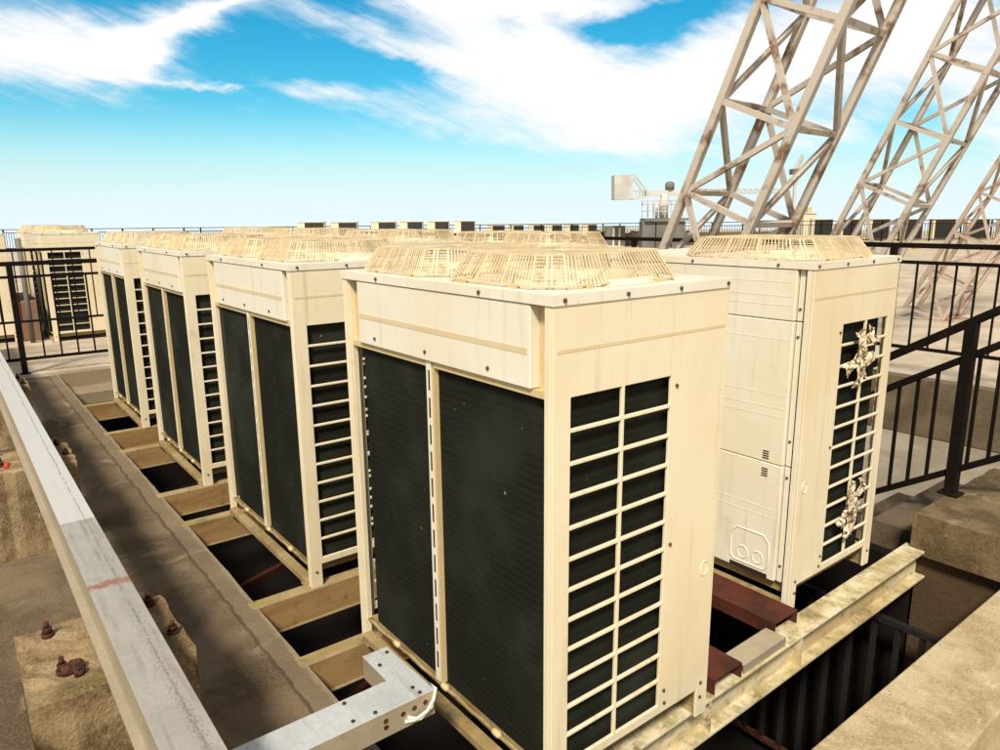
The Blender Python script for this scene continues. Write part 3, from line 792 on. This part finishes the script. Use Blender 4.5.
# ------------------------------------------------------------------ lattice towers
def tower(par, k, n0, n1, label, mat, joint):
    px, py, pz, ax, ay, az, th = par
    P = [CAMP[i]+k*(q-CAMP[i]) for i, q in enumerate((px, py, pz))]; A = (ax*k, ay*k, az*k)
    z = vnorm(A); x = vnorm(vcross((0, 0, 1), z)); y = vcross(z, x)
    b = vmul(vadd(vmul(x, cos(th)), vmul(y, sin(th))), k); d = vmul(vadd(vmul(x, -sin(th)), vmul(y, cos(th))), k)
    def node(i, c):
        o = vadd(P, vmul(A, i))
        if c in (1, 2): o = vadd(o, b)
        if c in (2, 3): o = vadd(o, d)
        if o[2] < .03:
            o = vadd(o, vmul(A, (.03-o[2])/A[2]))
        return o
    base = node(n0, 0)
    t = empty('lattice_tower', label, 'lattice tower', (base[0], base[1], 0), 0, 'leaning steel lattice towers')
    R_ = lambda p: vsub(p, (base[0], base[1], 0))
    cw, rw, dw = .060*k/.63, .041*k/.63, .035*k/.63
    out = vnorm(vadd(b, d))
    for c in range(4):
        MB().bar(R_(node(n0, c)), R_(node(n1, c)), cw, cw, up=vnorm(b)).build('chord', mat, t, .004)
    for i in range(n0, n1+1):
        for c in range(4):
            e = (c+1) % 4
            p, q = R_(node(i, c)), R_(node(i, e))
            if vlen(vsub(p, q)) < .05: continue
            MB().bar(p, q, rw, rw, up=z).build('ring_strut', mat, t)
            # angle-iron look: a second thin leg
    for i in range(n0, n1):
        for c in range(4):
            e = (c+1) % 4
            # A odd - B even - C odd(next ring) ... alternating zigzag
            odd_first = (c in (0, 2))
            hi_is_c = (i % 2 == 0) if odd_first else (i % 2 == 0)
            # ring parity 1 uses corner c, ring parity 0 uses corner e  (A1-B0, A1-B2, B1-C2, C1-D2, D1-A2)
            if (i % 2) == 1: p, q = node(i, c), node(i+1, e)
            else: p, q = node(i+1, c), node(i, e)
            p, q = R_(p), R_(q)
            if vlen(vsub(p, q)) < .15: continue
            MB().bar(p, q, dw, dw*1.1, up=vnorm(vcross(b, d))).build('diagonal', mat, t)
    if joint:
        for c in range(4):
            p = R_(node(n0, c)); MB().box(p[0]-.13, p[0]+.13, p[1]-.13, p[1]+.13, .001, .022).build('base_plate', mat, t)
    return t
KT = .625
# rings are numbered so that the lowest fully visible ring of each tower is ring 1
def shift(par, s): return [par[0]-par[3]*s, par[1]-par[4]*s, par[2]-par[5]*s]+par[3:]
T1 = [-4.4711, 6.2273, 2.0619, 0.4322, 0.0265, 1.0165, -1.5813]
T2 = [-5.5565, 12.8155, 2.3226, 0.4742, 0.0526, 1.0821, -1.6113]
T3 = [-7.3854, 19.6388, -0.756, 0.4333, 0.1389, 1.0101, -1.8337]
tower(shift(T1, 1), KT, -3, 8, 'largest leaning lattice tower of beige peeling steel, rising behind the unit with the rags', M['tower'], False)
tower(shift(T2, 1), KT, -3, 9, 'middle leaning lattice tower of the three, second from the right edge', M['tower'], True)
tower(T3, KT, 0, 9, 'smallest and farthest leaning lattice tower at the right edge, its foot seen through the railing', M['tower_red'], True)

# ------------------------------------------------------------------ far side of the roof
FW = (-0.77202395, 0.59812208, -0.21500929); RT = (0.6141599, 0.78911783, -0.01003376); UP = (-0.16366625, 0.13979639, 0.97656046)
FH = vnorm((FW[0], FW[1], 0)); RH = (-FH[1]*-1, 0, 0)
RH = (FH[1], -FH[0], 0)          # horizontal right
def ray(u, v): return vadd(vadd(FW, vmul(RT, (u-500)/720.923)), vmul(UP, (375-v)/720.923))
def at(u, v, dist):
    """point on the sight line (u,v) at horizontal distance dist measured along FH"""
    r = ray(u, v); k = dist/vdot(r, FH); return vadd(CAMP, vmul(r, k))
ANG = math.atan2(RH[1], RH[0])
def loc2(t, p):                   # world -> local of an empty rotated by ANG at t
    d = vsub(p, t); return (d[0]*cos(ANG)+d[1]*sin(ANG), -d[0]*sin(ANG)+d[1]*cos(ANG), d[2])
DF = 46.0
# perimeter railing in straight runs
cuts = [(-60, 60), (60, 200), (200, 340), (340, 480), (480, 620), (620, 760), (760, 900), (900, 1060)]
fl = ['far perimeter railing, leftmost run behind the units at left', 'far perimeter railing run above the smallest front row unit', 'far perimeter railing run above the third front row unit',
      'far perimeter railing run with the first dark far units', 'far perimeter railing run above the nearest unit guards', 'far perimeter railing run under the rooftop crane',
      'far perimeter railing run behind the largest lattice tower', 'far perimeter railing run behind the two right lattice towers']
for k, (a, b) in enumerate(cuts):
    p, q = at(a, 223, DF), at(b, 223, DF); L = math.hypot(q[0]-p[0], q[1]-p[1])
    t = empty('far_railing', fl[k], 'railing', (p[0], p[1], 0), ANG, 'far perimeter railing runs')
    for z in (1.28, 1.08, .12): MB().box(0, L, -.02, .02, z-.02, z+.022).build('rail', M['rail'], t)
    n = int(L/.16); npp = 0
    m = MB()
    for i in range(1, n):
        if i % 12: m.box(i*.16-.011, i*.16+.011, -.011, .011, .14, 1.06)
    mm = m.build('bars', M['rail'], t); mm['kind'] = 'stuff'
    for i in range(0, n, 12): MB().box(i*.16-.035, i*.16+.035, -.035, .035, 0, 1.26).build('post', M['rail'], t)
# far condensing units, simple but with casing, coil face and roof guard
def far_unit(u, vtop, wpx, cast_px, label, grp, dist):
    s = dist/cos(math.atan((u-500)/720.9))*0+dist/720.923*1.02
    p = at(u, vtop, dist); w = wpx*s; c = cast_px*s; h = p[2]
    if h < .5: h = .5
    t = empty('far_unit', label, 'air conditioner', (p[0], p[1], 0), ANG, grp)
    MB().box(-c, w, .03, .5, .08, h-.03).build('casing', M['cream'], t)
    MB().box(.02, w-.03, 0, .028, .12, h-.07).build('coil', M['darkface'], t)
    MB().box(-c-.005, w+.005, -.01, .52, h-.029, h).build('top_cover', M['cream'], t)
    for x in (-c+.03, w-.03): MB().box(x-.03, x+.03, .04, .12, 0, .079).build('foot', M['beam'], t)
gD = 'far cream units with dark coil faces on the roof edge'
L1 = [(304, 221.9, 19, 7), (338, 221.9, 18, 7), (378, 221.6, 17, 7), (407, 221.3, 15, 7), (434.5, 221.0, 14, 7), (460.5, 220.7, 14, 6)]
for k, (u, v, w, c) in enumerate(L1):
    far_unit(u, v, w, c, ('first', 'second', 'third', 'fourth', 'fifth', 'sixth')[k]+' from the left of the six larger far units with dark faces', gD, 44)
L2 = [(492.5, 225, 12), (513.5, 224.8, 10), (533.5, 224.6, 11), (552, 224.4, 10), (570, 224.2, 9), (588, 224, 9)]
for k, (u, v, w) in enumerate(L2):
    far_unit(u, v, w, 5, ('first', 'second', 'third', 'fourth', 'fifth', 'sixth')[k]+' from the left of the six smallest far units with dark faces', gD, 48.5)
L3 = [(783, 219.0, 14), (815, 219.0, 18), (844, 219.0, 18), (873, 218.8, 17), (905, 218.8, 18), (936, 218.8, 20), (971, 218.8, 19), (1004, 218.8, 19)]
for k, (u, v, w) in enumerate(L3):
    far_unit(u, v, w, 2, ('first', 'second', 'third', 'fourth', 'fifth', 'sixth', 'seventh', 'eighth')[k]+' from left of the far units behind the right lattice towers', gD, 47.5)
# small plant enclosure and low wall under the crane
p = at(608, 226, 42); t = empty('dark_locker', 'dark cabinet with two pale upright strips at the far railing, left of the crane', 'cabinet', (p[0], p[1], 0), ANG)
MB().box(-.1, 1.0, 0, .8, 0, p[2]).build('body', M['crane_dark'], t)
for x in (.28, .62): MB().box(x, x+.1, -.02, -.001, .05, p[2]-.1).build('strip', M['cream'], t)
p = at(625, 233, 43.5); t = empty('low_wall', 'low brown wall at the roof edge under the crane', 'wall', (p[0], p[1], 0), ANG)
MB().box(0, 9.5, 0, .2, 0, p[2]).build('body', M['retain'], t)
for k, (u, lab) in enumerate(((640, 'dull green bush left of the crane base'), (682, 'dull green bush right of the crane base'), (600, 'dull green low bush by the dark cabinet'))):
    p = at(u, 226, 44.6); t = empty('bush', lab, 'bush', (p[0], p[1], 0), ANG, 'bushes at the roof edge')
    m = MB(); rnd = random.Random(60+k)
    for i in range(420):
        a, e, r = rnd.uniform(0, 2*pi), rnd.uniform(-.2, 1.4), rnd.uniform(.5, 1)
        c = (.9*r*cos(a)*cos(e*.8), .5*r*sin(a)*cos(e*.8), .35+.62*r*sin(e)*(p[2]/1.4))
        s_ = .09; d1 = vmul(vnorm((rnd.uniform(-1, 1), rnd.uniform(-1, 1), rnd.uniform(-1, 1))), s_); d2 = vmul(vnorm(vcross(d1, (rnd.uniform(-1, 1), .3, .8))), s_)
        m.poly([vadd(c, d1), vadd(c, d2), vsub(c, d1), vsub(c, d2)])
    m.build('foliage', M['bush'], t); MB().tube([(0, 0, 0), (0, 0, .5)], [.06, .04], 7).build('stem', M['rust'], t)

# rooftop window-cleaning crane
DC = 40.0; S = DC/720.923*1.0
o0 = at(665, 219, DC); T = (o0[0], o0[1], 0)
t = empty('rooftop_crane', 'pale grey rooftop maintenance crane with a boxy cradle at its left end', 'crane', T, ANG)
def L_(u, v, dy=0): p = loc2(T, at(u, v, DC)); return (p[0], p[1]+dy, p[2])
def pbox(name, u0, u1, v0, v1, dep, mat, yo=0):
    a, b = L_(u0, v1), L_(u1, v0); return MB().box(a[0], b[0], yo, yo+dep, a[2], b[2]).build(name, mat, t)
a, b, c, d = L_(614.5, 200), L_(633, 199), L_(633, 174.5), L_(614.5, 175)
m = MB()
for y in (0, 1.1): m.poly([(q[0], y, q[2]) for q in (a, b, c, d)])
for p, q in ((a, b), (b, c), (c, d), (d, a)): m.poly([(p[0], 0, p[2]), (q[0], 0, q[2]), (q[0], 1.1, q[2]), (p[0], 1.1, p[2])])
m.build('cradle', M['crane'], t, .01)
m = MB()
for y in (0, 1.06):
    e, f, g = L_(634, 174.5), L_(646.5, 190), L_(647, 197.5)
    m.bar((e[0], y, e[2]), (f[0], y, f[2]), .09); m.bar((f[0], y, f[2]), (g[0], y, g[2]), .08)
    h = L_(633, 198.5); m.bar((h[0], y, h[2]), (g[0], y, g[2]), .1)
    for u in (636, 640, 643.5): q = L_(u, 198); w = L_(u, 190.5); m.bar((q[0], y, q[2]), (w[0], y, w[2]), .05)
    q = L_(633, 190.5); w = L_(646, 190.5); m.bar((q[0], y, q[2]), (w[0], y, w[2]), .05)
m.build('cradle_frame', M['crane'], t)
pbox('jib', 647, 690, 190, 195.5, .35, M['crane'], .35)
m = MB()
for k in range(16):
    u = 690+k*6.3; p, q = L_(u, 189), L_(u+6.3, 188.7); r = L_(u, 193); s_ = L_(u+6.3, 192.7)
    for y in (.4, .65):
        m.bar((p[0], y, p[2]), (q[0], y, q[2]), .05); m.bar((r[0], y, r[2]), (s_[0], y, s_[2]), .05); m.bar((p[0], y, p[2]), (s_[0], y, s_[2]), .035)
m.build('lattice_boom', M['crane'], t)
for u0, u1, v0, nm in ((657, 660.5, 203, 'ram'), (661.5, 671, 193, 'mast')):
    a, b = L_(u0, 219), L_(u1, v0); cx = (a[0]+b[0])/2
    MB().tube([(cx, .5, a[2]), (cx, .5, b[2])], (b[0]-a[0])/2, 16).build(nm, M['crane'], t)
a, b = L_(668, 189.8), L_(676, 181); MB().tube([((a[0]+b[0])/2, .5, a[2]), ((a[0]+b[0])/2, .5, a[2]+.35), ((a[0]+b[0])/2, .5, b[2])], [.24, .25, .12], 14).build('motor_cap', M['crane_dark'], t)
pbox('platform', 645, 692, 218, 221, 1.4, M['crane_dark'], 0)
m = MB()
for y in (0.02, 1.38):
    for v in (200.5, 204, 211):
        p, q = L_(647, v), L_(690, v); m.bar((p[0], y, p[2]), (q[0], y, q[2]), .035)
    for u in range(647, 692, 6): p, q = L_(u, 218), L_(u, 200.5); m.bar((p[0], y, p[2]), (q[0], y, q[2]), .035)
m.build('platform_rail', M['crane'], t)
for u in (650, 664, 680):
    a = L_(u, 221.2); MB().box(a[0]-.35, a[0]+.35, .2, 1.2, 0.0, a[2]).build('bogie', M['crane_dark'], t)
# distant crane tip with hook and small stair house
p = at(797, 165, 60); T2_ = (p[0], p[1], 0)
t = empty('slewing_crane', 'tiny distant crane head with raised jib, seen through the largest lattice tower', 'crane', T2_, ANG)
DD = 60.0
def K_(u, v): q = loc2(T2_, at(u, v, DD)); return q
q = K_(796, 176); MB().box(q[0]-.12, q[0]+.12, -.12, .12, 0, q[2]).build('mast', M['crane'], t)
a, b = K_(791, 174.5), K_(797, 169); MB().box(a[0], b[0], -.4, .4, a[2], b[2]).build('cab', M['crane_dark'], t)
m = MB()
p, q = K_(794, 171), K_(803, 155)
m.bar(p, q, .18); p2, q2 = K_(797, 172), K_(804, 157); m.bar(p2, q2, .12)
p, q = K_(796, 172), K_(812, 166); m.bar(p, q, .1)
m.build('jib', M['crane'], t)
p = at(804, 214, 50); t = empty('roof_hut', 'small pale hut on the far roof edge, seen through the largest lattice tower', 'hut', (p[0], p[1], 0), ANG)
MB().box(0, .85, 0, 1.2, 0, p[2]).build('wall', M['cream'], t); MB().box(-.05, .9, -.05, 1.25, p[2]+.001, p[2]+.08).build('roof', M['crane'], t)
MB().box(.3, .6, .2, .5, p[2]+.081, p[2]+.45).build('vent', M['cream_inner'], t)
# small yellow roof markers on the pale deck
for k, (u, v, lab) in enumerate(((915, 249, 'small yellow cap on the pale deck, the left one'), (984, 251, 'small yellow cap on the pale deck, the right one'))):
    r = ray(u, v); kk = -CAMP[2]/r[2]; p = vadd(CAMP, vmul(r, kk))
    m = MB(); m.tube([(0, 0, .001), (0, 0, .12), (0, 0, .20)], [.16, .13, .04], 12)
    o = m.build('roof_marker', plain('yellow_plastic', (.62, .38, .05, 1), .6)); o.location = (p[0], p[1], 0); tag(o, lab, 'roof marker', 'yellow roof markers')


# ------------------------------------------------------------------ sky and sun
SUN_AZ = 138      # plan direction towards the sun, degrees from +Y towards +X
SUN_EL = 48
wd = bpy.data.worlds.new('World'); scn.world = wd; wd.use_nodes = True
nt = wd.node_tree; nn = nt.nodes; lk = nt.links.new
bg = nn['Background']
sky = nn.new('ShaderNodeTexSky'); sky.sky_type = 'NISHITA'; sky.sun_disc = False
sky.sun_elevation = RAD(SUN_EL); sky.sun_rotation = RAD(SUN_AZ); sky.altitude = 60; sky.air_density = 1.0; sky.dust_density = 0.6; sky.ozone_density = 1.6
tc = nn.new('ShaderNodeTexCoord'); sp = nn.new('ShaderNodeSeparateXYZ'); lk(tc.outputs['Generated'], sp.inputs[0])
def mth(op, a, b=None, c=None, clamp=False):
    x = nn.new('ShaderNodeMath'); x.operation = op; x.use_clamp = clamp
    for i, v in enumerate((a, b, c)):
        if v is None: continue
        if isinstance(v, (int, float)): x.inputs[i].default_value = v
        else: lk(v, x.inputs[i])
    return x.outputs[0]
X, Y, Z = sp.outputs
az = mth('MULTIPLY', mth('ARCTAN2', mth('MULTIPLY', X, -1), Y), 180/pi)
el = mth('MULTIPLY', mth('ARCSINE', Z), 180/pi)
# cloud texture in azimuth / elevation space, streaked
def noise(scale, sx, sy, rot, detail, rough, dist, off=0):
    cb = nn.new('ShaderNodeCombineXYZ'); lk(az, cb.inputs[0]); lk(el, cb.inputs[1]); cb.inputs[2].default_value = off
    mp = nn.new('ShaderNodeMapping'); mp.inputs['Rotation'].default_value = (0, 0, RAD(rot)); lk(cb.outputs[0], mp.inputs[0])
    m2 = nn.new('ShaderNodeMapping'); m2.inputs['Scale'].default_value = (sx, sy, 1); lk(mp.outputs[0], m2.inputs[0])
    x = nn.new('ShaderNodeTexNoise'); x.inputs['Scale'].default_value = scale; x.inputs['Detail'].default_value = detail
    x.inputs['Roughness'].default_value = rough; x.inputs['Distortion'].default_value = dist; lk(m2.outputs[0], x.inputs['Vector'])
    return x.outputs['Fac']
n1 = noise(.16, .55, 1.9, -14, 7, .62, .7)
n2 = noise(.55, .35, 2.4, -22, 6, .65, .5, 7)
# warp the blob coordinates a little so cloud edges are feathery
wz = mth('MULTIPLY', mth('SUBTRACT', noise(.22, .6, 1.2, 0, 5, .6, 0, 3), .5), 7.0)
we = mth('MULTIPLY', mth('SUBTRACT', noise(.25, .5, 1.4, 10, 5, .6, 0, 11), .5), 3.2)
azw, elw = mth('ADD', az, wz), mth('ADD', el, we)
BL = [
    (82.18,10.69,-0.1217,-0.0155,-0.0430,-0.4570,1.30),
    (76.94,11.13,-0.2001,0.0885,-0.2965,-0.5172,1.00),
    (72.00,13.67,-0.1753,0.0872,-0.5977,-1.1004,1.00),
    (74.01,9.35,-0.3132,-0.0523,0.0695,-4.4672,0.55),
    (71.55,9.22,-1.0788,-0.0948,-0.2340,-5.1597,0.50),
    (63.22,13.34,-0.1498,-0.0687,0.3937,-1.3257,0.55),
    (59.52,7.64,-0.1018,-0.0271,0.2083,-1.0726,0.60),
    (65.98,8.69,-0.2835,-0.0187,-0.0284,-1.0642,0.35),
    (49.77,11.02,-0.1324,-0.0261,0.0448,-0.2539,1.25),
    (56.42,11.86,-0.2232,-0.0504,0.0651,-0.4250,0.50),
    (44.54,7.49,-0.1262,-0.0212,0.0759,-0.3943,1.15),
    (53.42,14.76,-0.1368,-0.0023,0.0044,-1.1352,0.80),
    (47.58,14.98,-0.1253,0.0011,0.0335,-1.1439,0.80),
    (37.39,9.05,-0.1290,0.0347,-0.0496,-0.3243,1.00),
    (30.86,11.48,-0.1428,0.0109,0.0234,-0.2714,1.10),
    (24.45,10.86,-0.2495,0.0251,0.0307,-0.2843,1.20),
    (18.89,7.37,-0.3863,0.0452,0.0234,-0.2461,0.90),
    (27.86,5.56,-0.1763,0.0442,-0.1084,-0.8266,0.60),
    (37.18,4.60,-0.1273,-0.0052,0.1399,-1.1897,0.40),
    (19.63,13.57,-0.1645,0.0200,0.0739,-0.4724,0.60),
    (43.68,1.87,-0.1321,-0.0088,0.1942,-1.9322,0.30),
    (42.35,12.88,-0.2254,0.0419,-0.0870,-1.1025,-1.30),
    (38.32,13.91,-0.2417,0.0583,-0.1211,-1.3188,-0.60),
    (66.54,10.85,-0.1308,-0.0213,0.0424,-0.9541,-0.70),
    (58.67,10.65,-0.2689,-0.0621,0.1836,-1.2197,-0.40),
    (22.45,5.25,-0.4404,0.0453,0.0509,-0.8041,-0.60),
    (41.41,1.10,-0.0839,0.0026,0.0134,-0.9681,-0.30),

]
tot = None
for (ca, ce, a, b, c, d, s) in BL:
    da, de = mth('SUBTRACT', azw, ca), mth('SUBTRACT', elw, ce)
    u = mth('MULTIPLY_ADD', da, a, mth('MULTIPLY', de, b)); v = mth('MULTIPLY_ADD', da, c, mth('MULTIPLY', de, d))
    r2 = mth('MULTIPLY_ADD', u, u, mth('MULTIPLY', v, v))
    g = mth('MULTIPLY', mth('POWER', 2.71828, mth('MULTIPLY', mth('MULTIPLY', r2, r2) if False else r2, -1.0)), s)
    tot = g if tot is None else mth('ADD', tot, g)
# sky out of view: warm dim cloud veil added as fill light
away = mth('SUBTRACT', 1, mth('MULTIPLY', mth('MULTIPLY', mth('GREATER_THAN', az, 8), mth('LESS_THAN', az, 95)), mth('LESS_THAN', el, 19)))
cl = mth('ADD', tot, mth('MULTIPLY', mth('SUBTRACT', n1, .5), 1.5)); cl = mth('ADD', cl, mth('MULTIPLY', mth('SUBTRACT', n2, .5), .9))
rm = nn.new('ShaderNodeMapRange'); rm.interpolation_type = 'SMOOTHSTEP'
lk(cl, rm.inputs['Value']); rm.inputs['From Min'].default_value = .05; rm.inputs['From Max'].default_value = 1.30
rm2 = nn.new('ShaderNodeMapRange'); rm2.interpolation_type = 'SMOOTHSTEP'
n3 = nn.new('ShaderNodeTexNoise'); n3.inputs['Scale'].default_value = 2.2; n3.inputs['Detail'].default_value = 6; lk(tc.outputs['Generated'], n3.inputs['Vector'])
lk(n3.outputs['Fac'], rm2.inputs['Value']); rm2.inputs['From Min'].default_value = .53; rm2.inputs['From Max'].default_value = .72; rm2.inputs['To Min'].default_value = .62
dens = nn.new('ShaderNodeMix'); dens.data_type = 'FLOAT'; lk(away, dens.inputs['Factor']); lk(rm.outputs[0], dens.inputs['A']); lk(rm2.outputs[0], dens.inputs['B'])
# tint of the clear sky
hs = nn.new('ShaderNodeHueSaturation'); hs.inputs['Hue'].default_value = 0.475; hs.inputs['Saturation'].default_value = 1.55; hs.inputs['Value'].default_value = 2.0
lk(sky.outputs[0], hs.inputs['Color'])
# pale haze band low over the horizon
hz = nn.new('ShaderNodeMapRange'); hz.interpolation_type = 'SMOOTHERSTEP'; lk(el, hz.inputs['Value'])
hz.inputs['From Min'].default_value = -2.0; hz.inputs['From Max'].default_value = 10.0; hz.inputs['To Min'].default_value = 1.0; hz.inputs['To Max'].default_value = 0.0
tn = nn.new('ShaderNodeMix'); tn.data_type = 'RGBA'; tn.blend_type = 'MULTIPLY'; tn.inputs['Factor'].default_value = 1.0; lk(hs.outputs[0], tn.inputs['A']); tn.inputs['B'].default_value = (0.55,1.05,1.12,1)
mh = nn.new('ShaderNodeMix'); mh.data_type = 'RGBA'; lk(hz.outputs[0], mh.inputs['Factor']); lk(tn.outputs['Result'], mh.inputs['A']); mh.inputs['B'].default_value = (14.4,16.8,17.7,1)
mc = nn.new('ShaderNodeMix'); mc.data_type = 'RGBA'; lk(dens.outputs['Result'], mc.inputs['Factor']); lk(mh.outputs['Result'], mc.inputs['A'])
cc = nn.new('ShaderNodeMix'); cc.data_type = 'RGBA'; lk(away, cc.inputs['Factor']); cc.inputs['A'].default_value = (17.2,17.3,17.4,1); cc.inputs['B'].default_value = (10.2,8.9,7.5,1); lk(cc.outputs['Result'], mc.inputs['B'])
lk(mc.outputs['Result'], bg.inputs['Color']); bg.inputs['Strength'].default_value = 0.055

sd = bpy.data.lights.new('sun', 'SUN'); sd.energy = 4.7; sd.angle = RAD(9); sd.color = (1.0, 0.925, 0.80)
so = bpy.data.objects.new('sun', sd); COL.objects.link(so)
a, e = RAD(SUN_AZ), RAD(SUN_EL)
tow = (sin(a)*cos(e), cos(a)*cos(e), sin(e))
from mathutils import Vector
so.rotation_euler = Vector(tow).to_track_quat('Z', 'Y').to_euler(); so.location = (0, 0, 20)

vs = scn.view_settings; vs.view_transform = 'Standard'; vs.look = 'None'; vs.exposure = 0.09; vs.gamma = 1.0; vs.use_curve_mapping = False
scn.render.engine = 'CYCLES'
